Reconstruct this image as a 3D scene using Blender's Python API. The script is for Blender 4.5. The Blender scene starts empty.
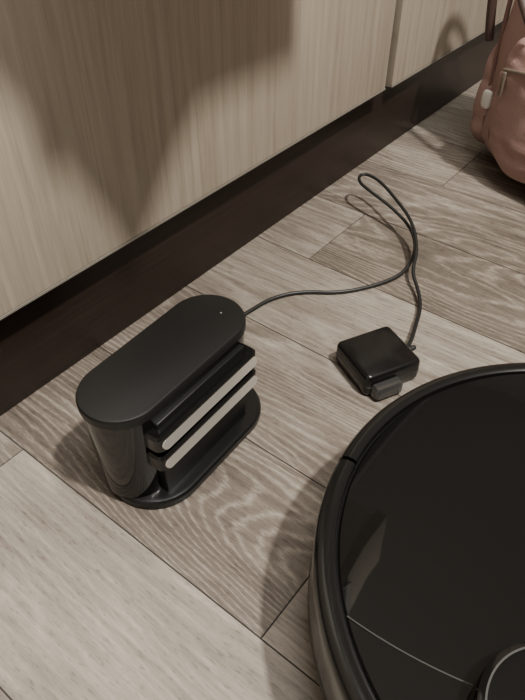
import bpy, bmesh, math, random
from mathutils import Vector, Matrix, noise
random.seed(4)
C=bpy.context.scene.collection

# ---------------------------------------------------------------- materials
def newmat(name):
    m=bpy.data.materials.new(name); m.use_nodes=True
    nt=m.node_tree; b=nt.nodes.get('Principled BSDF')
    return m,nt,b
def simple(name,col,rough=.5,metal=0,coat=0,bump=0,bscale=300,spec=.5,var=.15):
    m,nt,b=newmat(name)
    b.inputs['Roughness'].default_value=rough; b.inputs['Metallic'].default_value=metal
    b.inputs['Coat Weight'].default_value=coat; b.inputs['Specular IOR Level'].default_value=spec
    tc=nt.nodes.new('ShaderNodeTexCoord'); n=nt.nodes.new('ShaderNodeTexNoise')
    n.inputs['Scale'].default_value=bscale; n.inputs['Detail'].default_value=3
    nt.links.new(tc.outputs['Object'],n.inputs['Vector'])
    r=nt.nodes.new('ShaderNodeValToRGB')
    r.color_ramp.elements[0].color=(*[c*(1-var) for c in col],1)
    r.color_ramp.elements[1].color=(*[min(1,c*(1+var)) for c in col],1)
    nt.links.new(n.outputs['Fac'],r.inputs['Fac']); nt.links.new(r.outputs['Color'],b.inputs['Base Color'])
    if bump:
        bp=nt.nodes.new('ShaderNodeBump'); bp.inputs['Strength'].default_value=bump; bp.inputs['Distance'].default_value=.001
        nt.links.new(n.outputs['Fac'],bp.inputs['Height']); nt.links.new(bp.outputs['Normal'],b.inputs['Normal'])
    return m
class N:
    def __init__(s,nt): s.nt=nt
    def new(s,t,**k):
        n=s.nt.nodes.new(t)
        for a,v in k.items(): setattr(n,a,v)
        return n
    def math(s,op,a,b=None,c=None,clamp=False):
        n=s.nt.nodes.new('ShaderNodeMath'); n.operation=op; n.use_clamp=clamp
        for i,v in enumerate((a,b,c)):
            if v is None: continue
            if isinstance(v,(int,float)): n.inputs[i].default_value=v
            else: s.nt.links.new(v,n.inputs[i])
        return n.outputs[0]
    def noise(s,vec,scale,detail=3,rough=.5,dist=0):
        n=s.nt.nodes.new('ShaderNodeTexNoise'); n.inputs['Scale'].default_value=scale
        n.inputs['Detail'].default_value=detail; n.inputs['Roughness'].default_value=rough; n.inputs['Distortion'].default_value=dist
        s.nt.links.new(vec,n.inputs['Vector']); return n.outputs['Fac']
    def comb(s,x,y,z):
        n=s.nt.nodes.new('ShaderNodeCombineXYZ')
        for i,v in enumerate((x,y,z)):
            if isinstance(v,(int,float)): n.inputs[i].default_value=v
            else: s.nt.links.new(v,n.inputs[i])
        return n.outputs[0]
    def ramp(s,f,stops):
        n=s.nt.nodes.new('ShaderNodeValToRGB'); e=n.color_ramp.elements
        while len(e)<len(stops): e.new(.5)
        for i,(p,c) in enumerate(stops):
            e[i].position=p; e[i].color=(*c,1) if len(c)==3 else c
        s.nt.links.new(f,n.inputs['Fac']); return n.outputs['Color']

def floor_mat():
    m,nt,b=newmat('oak_vinyl_planks'); g=N(nt)
    tc=g.new('ShaderNodeTexCoord'); sp=g.new('ShaderNodeSeparateXYZ'); nt.links.new(tc.outputs['Object'],sp.inputs[0])
    at=g.new('ShaderNodeAttribute',attribute_name='plank'); sa=g.new('ShaderNodeSeparateColor'); nt.links.new(at.outputs['Color'],sa.inputs[0])
    tone=sa.outputs[0]; rnd=sa.outputs[1]; cath=sa.outputs[2]
    off=g.math('MULTIPLY',rnd,37.0)
    X=sp.outputs[0]; Y=sp.outputs[1]
    n1=g.noise(g.comb(g.math('MULTIPLY',X,8.0),g.math('MULTIPLY',Y,1.7),off),1.0,2,.35)
    n1b=g.noise(g.comb(g.math('MULTIPLY',X,110.0),g.math('MULTIPLY',Y,34.0),off),1.0,4,.65)
    ph=g.math('ADD',g.math('MULTIPLY',n1,230.0),g.math('MULTIPLY',n1b,7.0))
    ph=g.math('ADD',ph,g.math('MULTIPLY',X,700.0))
    wave=g.math('MULTIPLY_ADD',g.math('SINE',ph),.5,.5)
    pores=g.noise(g.comb(g.math('MULTIPLY',X,820.0),g.math('MULTIPLY',Y,120.0),off),1.0,2,.6)
    streak=g.noise(g.comb(g.math('MULTIPLY',X,200.0),g.math('MULTIPLY',Y,9.0),off),1.0,5,.7)
    blot=g.noise(g.comb(g.math('MULTIPLY',X,22.0),g.math('MULTIPLY',Y,7.0),off),1.0,4,.6)
    wl=g.math('POWER',wave,3.0)
    brk=g.math('SUBTRACT',g.math('MULTIPLY',pores,4.0),1.5,clamp=True)
    wl=g.math('MULTIPLY',g.math('MULTIPLY',wl,cath),g.math('MULTIPLY_ADD',brk,.85,.15))
    dk=g.math('SUBTRACT',g.math('MULTIPLY',pores,5.0),2.75,clamp=True)   # dark open pores
    f=g.math('ADD',g.math('MULTIPLY',wl,.38),g.math('MULTIPLY',g.math('SUBTRACT',streak,.5),.8))
    f=g.math('SUBTRACT',f,g.math('MULTIPLY',dk,.26))
    f=g.math('ADD',f,g.math('MULTIPLY',g.math('SUBTRACT',blot,.5),.6))
    f=g.math('ADD',f,tone,clamp=True)
    col=g.ramp(f,[(0.0,(.062,.050,.041)),(.3,(.148,.123,.101)),(.6,(.28,.248,.208)),(1.0,(.50,.462,.40))])
    nt.links.new(col,b.inputs['Base Color'])
    b.inputs['Roughness'].default_value=.42; b.inputs['Specular IOR Level'].default_value=.4
    bp=g.new('ShaderNodeBump'); bp.inputs['Strength'].default_value=.12; bp.inputs['Distance'].default_value=.0004
    nt.links.new(f,bp.inputs['Height']); nt.links.new(bp.outputs['Normal'],b.inputs['Normal'])
    return m
def lam_mat():
    m,nt,b=newmat('light_wood_laminate'); g=N(nt)
    tc=g.new('ShaderNodeTexCoord'); sp=g.new('ShaderNodeSeparateXYZ'); nt.links.new(tc.outputs['Object'],sp.inputs[0])
    X=sp.outputs[0];Z=sp.outputs[2]
    a=g.noise(g.comb(g.math('MULTIPLY',X,120.0),0.0,g.math('MULTIPLY',Z,3.5)),1,4,.6)
    c=g.noise(g.comb(g.math('MULTIPLY',X,480.0),3.0,g.math('MULTIPLY',Z,22.0)),1,3,.6)
    d=g.noise(g.comb(g.math('MULTIPLY',X,16.0),7.0,g.math('MULTIPLY',Z,1.8)),1,3,.5)
    f=g.math('ADD',g.math('MULTIPLY',a,.6),g.math('ADD',g.math('MULTIPLY',c,.3),g.math('MULTIPLY',d,.25)))
    col=g.ramp(f,[(.38,(.275,.222,.170)),(.50,(.36,.302,.238)),(.62,(.42,.357,.288)),(.78,(.49,.425,.352))])
    nt.links.new(col,b.inputs['Base Color']); b.inputs['Roughness'].default_value=.5
    bp=g.new('ShaderNodeBump'); bp.inputs['Strength'].default_value=.1; bp.inputs['Distance'].default_value=.0004
    nt.links.new(f,bp.inputs['Height']); nt.links.new(bp.outputs['Normal'],b.inputs['Normal'])
    return m
def kick_mat():
    m,nt,b=newmat('dark_wenge_laminate'); g=N(nt)
    tc=g.new('ShaderNodeTexCoord'); sp=g.new('ShaderNodeSeparateXYZ'); nt.links.new(tc.outputs['Object'],sp.inputs[0])
    a=g.noise(g.comb(g.math('MULTIPLY',sp.outputs[0],6.0),0.0,g.math('MULTIPLY',sp.outputs[2],260.0)),1,4,.6)
    col=g.ramp(a,[(.3,(.014,.0085,.0065)),(.7,(.027,.016,.0125))])
    nt.links.new(col,b.inputs['Base Color']); b.inputs['Roughness'].default_value=.4; b.inputs['Specular IOR Level'].default_value=.3
    return m
M_floor=floor_mat(); M_lam=lam_mat(); M_kick=kick_mat()
M_groove=simple('plank_groove',(.035,.028,.023),.8)
M_dark=simple('cabinet_gap_dark',(.008,.006,.005),.9,spec=.1)
M_edge=simple('grey_edge_profile',(.22,.2,.17),.4)
M_wall=simple('painted_wall',(.42,.40,.37),.8,bump=.2)
M_ceil=simple('ceiling_paint',(.6,.58,.55),.9)
M_top=simple('stone_countertop',(.12,.11,.1),.35,bscale=120,var=.4)
M_blk_satin=simple('black_satin_plastic',(.006,.006,.006),.28,spec=.4)
M_rim=simple('bumper_black_plastic',(.007,.0068,.0066),.18,spec=.5)
M_blk_matte=simple('black_matte_plastic',(.007,.007,.007),.42,spec=.35)
M_blk_gloss=simple('black_gloss_plastic',(.004,.004,.004),.03,spec=.7)
M_blk_side=simple('black_semi_gloss_plastic',(.005,.005,.005),.10,spec=.5)
M_adapter=simple('adapter_plastic',(.006,.006,.006),.20,spec=.45)
M_blk_body=simple('dock_body_plastic',(.005,.005,.005),.08,spec=.5)
M_metal=simple('contact_strip_metal',(.80,.75,.68),.34,metal=.75,bscale=40,var=.05)
M_cable=simple('cable_rubber',(.010,.010,.010),.45)
M_led=simple('indicator_lens',(.2,.2,.2),.3)
M_dust=simple('dusty_seam',(.04,.038,.035),.7)
M_clear=simple('smoky_clear_plastic',(.035,.034,.033),.12,coat=.6)
M_pink=simple('dusty_pink_fabric',(.33,.208,.182),.85,bump=.6,bscale=700,var=.25)
M_pinkd=simple('pink_piping',(.20,.112,.098),.8,bump=.4,bscale=700)
M_brown=simple('brown_leather_strap',(.06,.036,.03),.55,bump=.3)
M_white=simple('white_plastic',(.62,.6,.56),.35)
M_zip=simple('zipper_metal',(.35,.3,.25),.4,metal=.8)
M_blocker=simple('blocker_towel_cotton',(.35,.33,.3),.9,bump=.5)  # cloth of the added shadow blocker

# ---------------------------------------------------------------- helpers
def link(o,parent=None):
    C.objects.link(o)
    if parent is not None: o.parent=parent
    return o
def empty(name,loc,rz=0):
    e=bpy.data.objects.new(name,None); e.empty_display_size=.02
    e.location=loc; e.rotation_euler=(0,0,rz); C.objects.link(e); return e
def from_bm(bm,name,mats,parent=None,smooth=False,bevel=0,bseg=3,angle=40):
    me=bpy.data.meshes.new(name); bm.to_mesh(me); bm.free()
    for mt in (mats if isinstance(mats,(list,tuple)) else [mats]): me.materials.append(mt)
    o=bpy.data.objects.new(name,me); link(o,parent)
    if bevel:
        md=o.modifiers.new('bev','BEVEL'); md.width=bevel; md.segments=bseg; md.limit_method='ANGLE'; md.angle_limit=math.radians(35)
        md.harden_normals=False
    if smooth:
        for p in me.polygons: p.use_smooth=True
        me.set_sharp_from_angle(angle=math.radians(angle))
    return o
def box(name,x0,x1,y0,y1,z0,z1,mat,parent=None,bevel=0,rot=None,loc=None):
    bm=bmesh.new(); bmesh.ops.create_cube(bm,size=1)
    for v in bm.verts:
        v.co=Vector((x0+(v.co.x+.5)*(x1-x0),y0+(v.co.y+.5)*(y1-y0),z0+(v.co.z+.5)*(z1-z0)))
    o=from_bm(bm,name,mat,parent,bevel=bevel)
    if bevel:
        for p in o.data.polygons: p.use_smooth=True
        o.data.set_sharp_from_angle(angle=math.radians(100))
    if rot: o.rotation_euler=rot
    if loc: o.location=loc
    return o
def lathe(name,prof,mat,parent,a0=0,a1=2*math.pi,seg=160,angle=35):
    bm=bmesh.new(); full=abs(a1-a0-2*math.pi)<1e-6
    n=seg if full else seg+1; rings=[]
    for i in range(n):
        a=a0+(a1-a0)*i/seg; rings.append([bm.verts.new((r*math.cos(a),r*math.sin(a),z)) for r,z in prof])
    for i in range(seg):
        A=rings[i];B=rings[(i+1)%n]
        for j in range(len(prof)-1):
            try: bm.faces.new((A[j],B[j],B[j+1],A[j+1]))
            except Exception: pass
    bmesh.ops.remove_doubles(bm,verts=bm.verts,dist=1e-6)
    if not full:
        bmesh.ops.holes_fill(bm,edges=[e for e in bm.edges if e.is_boundary])
    bmesh.ops.recalc_face_normals(bm,faces=bm.faces)
    return from_bm(bm,name,mat,parent,smooth=True,angle=angle)
def stadium(L,W,seg=24,r=None):
    r=r or W/2; pts=[]
    for sx,sy,a in ((1,-1,-90),(1,1,0),(-1,1,90),(-1,-1,180)):
        cx=sx*(L/2-r); cy=sy*(W/2-r)
        for i in range(seg//2+1):
            t=math.radians(a+90*i/(seg//2)); pts.append((cx+r*math.cos(t),cy+r*math.sin(t)))
    out=[]
    for p in pts:
        if not out or (Vector(p)-Vector(out[-1])).length>1e-5: out.append(p)
    if (Vector(out[0])-Vector(out[-1])).length<1e-5: out.pop()
    return out
def prism(name,pts,levels,mat,parent,angle=40):
    bm=bmesh.new(); n=len(pts); nor=[]
    for i in range(n):
        a=Vector(pts[i-1]);b=Vector(pts[(i+1)%n]); d=(b-a).normalized(); nor.append(Vector((d.y,-d.x)))
    rings=[]
    for z,o in levels:
        rings.append([bm.verts.new((p[0]-nr.x*o,p[1]-nr.y*o,z)) for p,nr in zip(pts,nor)])
    for A,B in zip(rings,rings[1:]):
        for i in range(n): bm.faces.new((A[i],A[(i+1)%n],B[(i+1)%n],B[i]))
    bm.faces.new(rings[-1]); bm.faces.new(list(reversed(rings[0])))
    return from_bm(bm,name,mat,parent,smooth=True,angle=angle)
def curve(name,pts,rad,mat,parent=None,cyc=False,res=10):
    cu=bpy.data.curves.new(name,'CURVE'); cu.dimensions='3D'; cu.bevel_depth=rad; cu.bevel_resolution=5; cu.use_fill_caps=True
    s=cu.splines.new('NURBS'); s.points.add(len(pts)-1)
    for p,c in zip(s.points,pts): p.co=(*c,1)
    s.order_u=3; s.use_endpoint_u=not cyc; s.use_cyclic_u=cyc; s.resolution_u=res
    cu.materials.append(mat); o=bpy.data.objects.new(name,cu); return link(o,parent)

# ---------------------------------------------------------------- room shell
XL,XR,YF,YB,ZC=-1.7,3.0,-2.3,1.02,2.5
def build_floor():
    bm=bmesh.new(); lay=bm.loops.layers.float_color.new('plank')
    W=.128; g=.0006
    ends={0:[.375,-.55],1:[.114,-.8],2:[-.18,.9],3:[.66,-.35],4:[.345,.02-.6],5:[.52,.07],6:[.30,-.4],7:[.12,.7],-1:[.05],-2:[-.3]}
    tones={(0,1):(.54,.35),(0,2):(.40,.8),(1,1):(.48,.4),(1,2):(.25,1.0),(2,1):(.28,.95),(2,2):(.3,.8),(3,1):(.46,.5),(3,2):(.46,.5),(4,1):(.22,1.0),(4,2):(.42,.6),
           (5,1):(.34,.8),(5,2):(.28,.9),(6,1):(.30,.8),(6,2):(.36,.8)}
    visd={0:.375,1:.114,2:-.18,3:.66,4:.345,5:.07,6:.30}
    k0=int((XL-.143)/W)-1; k1=int((XR-.143)/W)+2
    for k in range(k0,k1):
        xa=.143+(k-1)*W; xb=xa+W; xa=max(xa,XL); xb=min(xb,XR)
        if xb<=xa: continue
        lo=sorted(set(ends.get(k,[random.uniform(-1,1)])))
        while lo[0]>YF: lo.insert(0,lo[0]-.92)
        while lo[-1]<YB: lo.append(lo[-1]+.92)
        segs=[(max(a,YF),min(b,YB)) for a,b in zip(lo,lo[1:]) if b>YF and a<YB]
        for (a,b) in segs:
            vis=visd.get(k); idx=None
            if vis is not None: idx=2 if a>=vis-1e-4 else 1
            t=tones.get((k,idx)) if idx and a>-.9 else None
            if t is None: t=(random.uniform(.25,.45),random.uniform(.4,1))
            col=(t[0],random.random(),t[1],1)
            vs=[bm.verts.new(p) for p in ((xa+g,a+g,0),(xb-g,a+g,0),(xb-g,b-g,0),(xa+g,b-g,0))]
            vb=[bm.verts.new((v.co.x,v.co.y,-.004)) for v in vs]
            fs=[bm.faces.new(vs)]
            for i in range(4): fs.append(bm.faces.new((vb[i],vb[(i+1)%4],vs[(i+1)%4],vs[i])))
            for f in fs:
                for l in f.loops: l[lay]=col
    vs=[bm.verts.new(p) for p in ((XL,YF,-.001),(XR,YF,-.001),(XR,YB,-.001),(XL,YB,-.001))]
    f=bm.faces.new(vs); f.material_index=1
    return from_bm(bm,'floor',[M_floor,M_groove])
build_floor()
box('wall_back',XL,XR,YB,YB+.1,0,ZC,M_wall)
box('wall_front',XL,XR,YF-.1,YF,0,ZC,M_wall)
box('wall_left',XL-.1,XL,YF,YB,0,ZC,M_wall)
box('wall_right',XR,XR+.1,YF,YB,0,ZC,M_wall)
box('ceiling',XL,XR,YF,YB,ZC,ZC+.1,M_ceil)

# ---------------------------------------------------------------- kitchen cabinets
cab=empty('kitchen_cabinet',(0,0,0))
PF=.402
box('carcass',XL+.02,1.9,.424,1.0,.122,.865,M_dark,cab)
box('toe_kick',XL+.02,1.9,.422,.440,0.0005,.122,M_kick,cab,bevel=.0008)
def panel(n,x0,x1,z0,z1,y=PF):
    box(n,x0,x1,y,y+.018,z0,z1,M_lam,cab,bevel=.001)
    box(n+'_edge_profile',x0,x1,y-.0006,y+.018,z0-.0022,z0-.0001,M_edge,cab)
ZD=.565; ZT=.71
panel('door_panel_a',-.20,.774,.113,ZD-.006)
panel('door_panel_b',-1.2,-.204,.113,ZD-.006)
panel('door_panel_c',.803,1.215,.106,ZD-.006,PF+.005)
panel('door_panel_d',1.222,1.85,.106,ZD-.006,PF+.005)
panel('drawer_front_a',-.20,.250,ZD,ZT); panel('drawer_front_b',.522,.774,ZD,ZT)
panel('drawer_front_c',-1.2,-.204,ZD,ZT); panel('drawer_front_d',.803,1.215,ZD,ZT,PF+.005)
panel('drawer_front_e',1.222,1.85,ZD,ZT,PF+.005)
for i,(x0,x1) in enumerate(((-1.2,-.204),(-.20,.774),(.803,1.215),(1.222,1.85))):
    panel('upper_drawer_front_%d'%(i+1),x0,x1,ZT+.006,.85)
box('countertop',XL+.02,1.92,.385,1.01,.867,.905,M_top,cab,bevel=.003)
# drawer and cloth added out of view to cast the shadow on the doors
box('blocker_drawer_front',.254,.518,.190,.208,ZD+.006,ZT,M_lam,cab,bevel=.001)
box('blocker_drawer_side_l',.262,.274,.208,.60,.58,.67,M_white,cab)
box('blocker_drawer_side_r',.498,.510,.208,.60,.58,.67,M_white,cab)
box('blocker_drawer_bottom',.262,.510,.208,.60,.576,.583,M_white,cab)
def blocker_towel():  # added unseen cloth; its pointed hem shapes the cast shadow
    bm=bmesh.new(); nx,nz=30,30; gr=[]
    for j in range(nz+1):
        t=j/nz; row=[]
        for i in range(nx+1):
            s=i/nx
            xl=.236+.072*max(0,(t-.3)/.7); xr=.392-.064*max(0,(t-.68)/.32)**.8
            x=xl+(xr-xl)*s; z=.716-t*.205
            y=.183+.005*math.sin(s*14+t*2)
            row.append(bm.verts.new((x,y,z)))
        gr.append(row)
    for j in range(nz):
        for i in range(nx): bm.faces.new((gr[j][i],gr[j][i+1],gr[j+1][i+1],gr[j+1][i]))
    o=from_bm(bm,'shadow_blocker_towel',M_blocker,cab,smooth=True)
    md=o.modifiers.new('s','SOLIDIFY'); md.thickness=.003
blocker_towel()

# ---------------------------------------------------------------- charging dock
dock=empty('charging_dock',(.233,.277,0),math.radians(2.4))
L,Wd=.160,.064; DZ=.000
b=[(x+.006,y-.0065) for x,y in stadium(L-.001,Wd+.017,32)]
prism('base_plate',b,[(.0005,.0015),(.002,0),(.007,0),(.0092,.0015),(.0100,.004)],M_blk_satin,dock,25)
prism('body',stadium(L-.002,Wd-.002,40),[(.0098,.0035),(.0985+DZ,0)],M_blk_body,dock)
prism('top_cap',stadium(L,Wd,40),[(.0975+DZ,.0006),(.0985+DZ,0),(.1045+DZ,0),(.1060+DZ,.0008),(.1066+DZ,.0025)],M_blk_matte,dock,25)
def bar(name,z):
    yf=-Wd/2
    o=prism(name,[(x,y) for x,y in stadium(.119,.030,16,r=.006)],[(-.0085,.002),(-.0065,0),(.0055,0),(.0075,.002)],M_blk_side,dock,30)
    o.location=(.001,yf+.004,z)
    s=prism(name+'_contact_strip',stadium(.112,.0095,12),[(-.0006,0),(.0010,0),(.0014,.0004)],M_metal,dock,30)
    s.location=(.001,yf-.0108,z-.0005); s.rotation_euler=(math.radians(74),0,0)
bar('upper_bar',.079); bar('lower_bar',.057)
box('front_recess_panel',-.050,.052,-Wd/2-.003,-Wd/2+.006,.0098,.092,M_blk_matte,dock,bevel=.001)
lathe('indicator',[(0,.1067+DZ),(.0008,.1067+DZ),(.0008,.1069+DZ),(0,.1070+DZ)],M_led,dock,seg=16).location=(.060,-.006,0)
box('cable_socket',.010,.025,Wd/2-.006,Wd/2+.005,.012,.022,M_blk_matte,dock,bevel=.0015)

# ---------------------------------------------------------------- cable
pts=[(.250,.313,.016),(.262,.328,.010),(.30,.344,.004),(.35,.346,.003),(.4018,.337,.003),(.437,.3326,.003),(.4674,.3139,.003),(.4918,.2771,.003),(.5333,.251,.003),
(.5667,.2383,.006),(.6055,.2463,.012),(.6318,.2686,.02),(.6458,.3038,.028),(.6508,.3365,.035),(.6600,.3650,.038),(.6800,.3710,.04),(.6780,.3450,.04),
(.654,.3045,.036),(.6300,.2680,.030),(.5925,.2395,.022),(.5604,.2286,.014),(.544,.2105,.008),(.5197,.1939,.006),(.4846,.1825,.009),(.4597,.1740,.012),(.443,.1720,.012)]
curve('power_cable',pts,.0020,M_cable)

# ---------------------------------------------------------------- adapter
ad=empty('power_adapter',(.4155,.1870,0),math.radians(-26.2))
prism('case',stadium(.061,.058,16,r=.006),[(.0005,.003),(.002,.0008),(.005,0),(.0205,0),(.0235,.001),(.0252,.0035)],M_adapter,ad,50)
prism('case_seam',stadium(.0614,.0584,16,r=.006),[(.0120,.0004),(.0122,0),(.0126,0),(.0128,.0004)],M_blk_matte,ad,30)
o=lathe('strain_relief',[(.0036,0),(.0036,.004),(.0030,.006),(.0034,.007),(.0028,.009),(.0031,.010),(.0022,.014)],M_cable,ad,seg=20)
o.rotation_euler=(0,math.radians(90),0); o.location=(.0300,-.0005,.012)
prism('plug_block',stadium(.030,.014,12,r=.004),[(.003,.001),(.004,0),(.013,0),(.0155,.002)],M_clear,ad,40).location=(-.010,-.032,0)

# ---------------------------------------------------------------- robot vacuum
rb=empty('robot_vacuum',(.27,-.052,0))
R=.1785; T=.095
lathe('chassis',[(0,.012),(.150,.012),(.160,.015),(.168,.026),(.1700,.045),(.1700,.088),(.160,.0905),(0,.0905)],M_blk_matte,rb)
rim=[(R-.010,.020),(R-.003,.022),(R-.0008,.030),(R,.045),(R,T-.010),(R-.0008,T-.0055),(R-.003,T-.0018),(R-.0065,T),(R-.0105,T-.0002),(R-.0125,T-.0015),(R-.0130,T-.0035),(R-.0135,.080),(R-.010,.06)]
a=math.radians(99.5); d=math.radians(.45)
lathe('rear_shell',rim,M_rim,rb,a0=a+d,a1=2*math.pi-a-d,seg=120)
rim2=[(r+ .0003,z) for r,z in rim]
lathe('front_bumper',rim2,M_rim,rb,a0=-a+d,a1=a-d,seg=130)
lathe('bumper_band',[(R+.0002,.040),(R+.0006,.0405),(R+.0006,.042),(R+.0002,.0425)],M_dust,rb)
lathe('top_cover',[(R-.0150,.088),(R-.0148,T-.0022),(R-.0158,T-.0010),(R-.03,T-.0006),(0,T-.0002)],M_blk_gloss,rb)
def lid_seam():
    x=-.119; pts=[]
    for i in range(13):
        t=i/12; y=.112-t*.072; pts.append((x+.010*t*t,y,T-.0004))
    curve('lid_seam',pts,.00045,M_dust,rb)
lid_seam()
ld=[( .0395,T-.002),(.0395,T+.001),(.0378,T+.0015),(.0375,T+.010),(.0385,T+.0115),(.0392,T+.013),(.0385,T+.0165),(.0365,T+.018),(.033,T+.0185),(0,T+.0187)]
l=lathe('lidar_turret',ld,M_blk_side,rb,seg=80); l.location=(-.108,.003,0)
l=lathe('turret_ring',[(.0345,T+.0184),(.0345,T+.0190),(.0355,T+.0190),(.0355,T+.0180)],M_dust,rb,seg=80); l.location=(-.108,.003,0)
for i,x in enumerate((-.045,-.015)):
    l=lathe('button_%d'%(i+1),[(.0075,T-.0004),(.0075,T+.0004),(.0065,T+.0006),(0,T+.0006)],M_blk_satin,rb,seg=32); l.location=(.06,x+.03,0)
for i,y in enumerate((-.11,.11)):
    l=lathe('wheel_%d'%(i+1),[(0,-.01),(.03,-.01),(.034,-.007),(.034,.007),(.03,.01),(0,.01)],M_blk_matte,rb,seg=40)
    l.rotation_euler=(math.radians(90),0,0); l.location=(0,y,.0345)
l=lathe('caster',[(0,-.006),(.011,-.006),(.0125,0),(.011,.006),(0,.006)],M_blk_matte,rb,seg=24); l.rotation_euler=(math.radians(90),0,0); l.location=(.13,0,.0130)

# ---------------------------------------------------------------- backpack
bag=empty('backpack',(.902,.163,0),math.radians(70.7))
def blob(name,sx,sy,sz,e1,e2,loc,mat,amp=.004,freq=14,sag=.0,nu=110,nv=80):
    bm=bmesh.new(); rows=[]
    def sg(v,p): return math.copysign(abs(v)**p,v)
    for j in range(1,nv):
        ph=-math.pi/2+math.pi*j/nv; row=[]
        for i in range(nu):
            th=2*math.pi*i/nu
            x=sx*sg(math.cos(ph),e1)*sg(math.cos(th),e2); y=sy*sg(math.cos(ph),e1)*sg(math.sin(th),e2); z=sz*sg(math.sin(ph),e1)
            k=1+sag*max(0,-z/sz)
            p=Vector((x*k,y*k,z)); n=p.normalized()
            w=noise.noise(p*freq+Vector(loc)*5)+.6*noise.noise(Vector((p.x*freq*1.5,p.y*freq*1.5,p.z*freq*4)))
            p+=n*w*amp
            row.append(bm.verts.new(p))
        rows.append(row)
    for A,B in zip(rows,rows[1:]):
        for i in range(nu): bm.faces.new((A[i],A[(i+1)%nu],B[(i+1)%nu],B[i]))
    bm.faces.new(list(reversed(rows[0]))); bm.faces.new(rows[-1])
    o=from_bm(bm,name,mat,bag,smooth=True,angle=80); o.location=loc; return o
blob('main_body',.135,.078,.165,.35,.5,(0,0,.168),M_pink,amp=.009,sag=.06)
blob('front_pocket',.098,.034,.082,.42,.55,(-.005,.074,.105),M_pink,amp=.008,freq=18)
blob('side_pocket',.020,.055,.07,.5,.6,(.136,.005,.085),M_pink,amp=.006)
def loop(sx,sz,y,zc,xc,e=.5,n=40):
    o=[]
    for i in range(n):
        t=2*math.pi*i/n; c,s=math.cos(t),math.sin(t)
        o.append((xc+sx*math.copysign(abs(c)**e,c),y,zc+sz*math.copysign(abs(s)**e,s)))
    return o
curve('pocket_piping',loop(.094,.078,.088,.105,-.005),.0028,M_pinkd,bag,cyc=True)
curve('body_piping',loop(.131,.158,.056,.168,0,.42),.003,M_pinkd,bag,cyc=True)
curve('pocket_zip',[(-.085,.103,.150),(-.04,.111,.158),(.0,.112,.160),(.04,.111,.158),(.078,.103,.150)],.0022,M_zip,bag)
box('zip_pull',.068,.073,.108,.111,.120,.150,M_zip,bag,bevel=.0008)
blob('white_tag',.008,.004,.012,.6,.8,(.106,.087,.100),M_white,amp=0)
curve('shoulder_strap',[(.06,-.07,.32),(.10,-.05,.345),(.135,.01,.345),(.148,.06,.30),(.150,.075,.23),(.146,.06,.16)],.006,M_brown,bag)
curve('side_strap',[(.08,-.02,.33),(.12,.03,.335),(.13,.07,.30),(.11,.095,.25),(.05,.105,.20)],.005,M_brown,bag)
curve('top_handle',[(-.05,0,.325),(-.045,0,.37),(0,0,.39),(.045,0,.37),(.05,0,.325)],.006,M_brown,bag)

# ---------------------------------------------------------------- lamps
lampc=Vector((.30,-.80,2.30))
lp=empty('ceiling_lamp',(lampc.x,lampc.y,0))
lathe('canopy',[(0,ZC-.001),(.06,ZC-.001),(.06,ZC-.02),(.012,ZC-.03),(.012,2.36),(.10,2.34),(.11,2.315),(.105,2.315),(.095,2.33),(0,2.335)],M_white,lp,seg=48)
pn=empty('added_fill_panel',(.2,-.2,0))  # added overhead panel, out of view, for soft fill
box('fill_panel_frame',-.45,.45,-.45,.45,2.475,2.499,M_white,pn,bevel=.004)
def area(name,loc,target,size,power,col,shape='DISK'):
    ld=bpy.data.lights.new(name,'AREA'); ld.shape=shape; ld.size=size; ld.energy=power; ld.color=col
    o=bpy.data.objects.new(name,ld); C.objects.link(o); o.location=loc
    o.rotation_euler=(Vector(target)-Vector(loc)).to_track_quat('-Z','Y').to_euler(); return o
area('lamp_light',lampc,(.4,.4,0.3),.12,92,(1,.95,.87))
area('fill_light',(.2,-.2,2.47),(.2,-.2,0),.85,36,(1,.97,.91),'SQUARE')  # added fill that lifts the shaded areas
w=bpy.data.worlds.new('World'); bpy.context.scene.world=w; w.use_nodes=True
w.node_tree.nodes['Background'].inputs[0].default_value=(.9,.88,.82,1); w.node_tree.nodes['Background'].inputs[1].default_value=.2

# ---------------------------------------------------------------- camera
cd=bpy.data.cameras.new('camera'); cam=bpy.data.objects.new('camera',cd); C.objects.link(cam)
cd.sensor_fit='VERTICAL'; cd.sensor_height=36; cd.lens=36*640/700; cd.clip_start=.01
th=math.radians(43.15); yaw=math.radians(38.2)
fwd=Vector((math.cos(yaw)*math.cos(th),math.sin(yaw)*math.cos(th),-math.sin(th)))
cam.location=(0,0,.44); cam.rotation_euler=fwd.to_track_quat('-Z','Y').to_euler()
bpy.context.scene.camera=cam
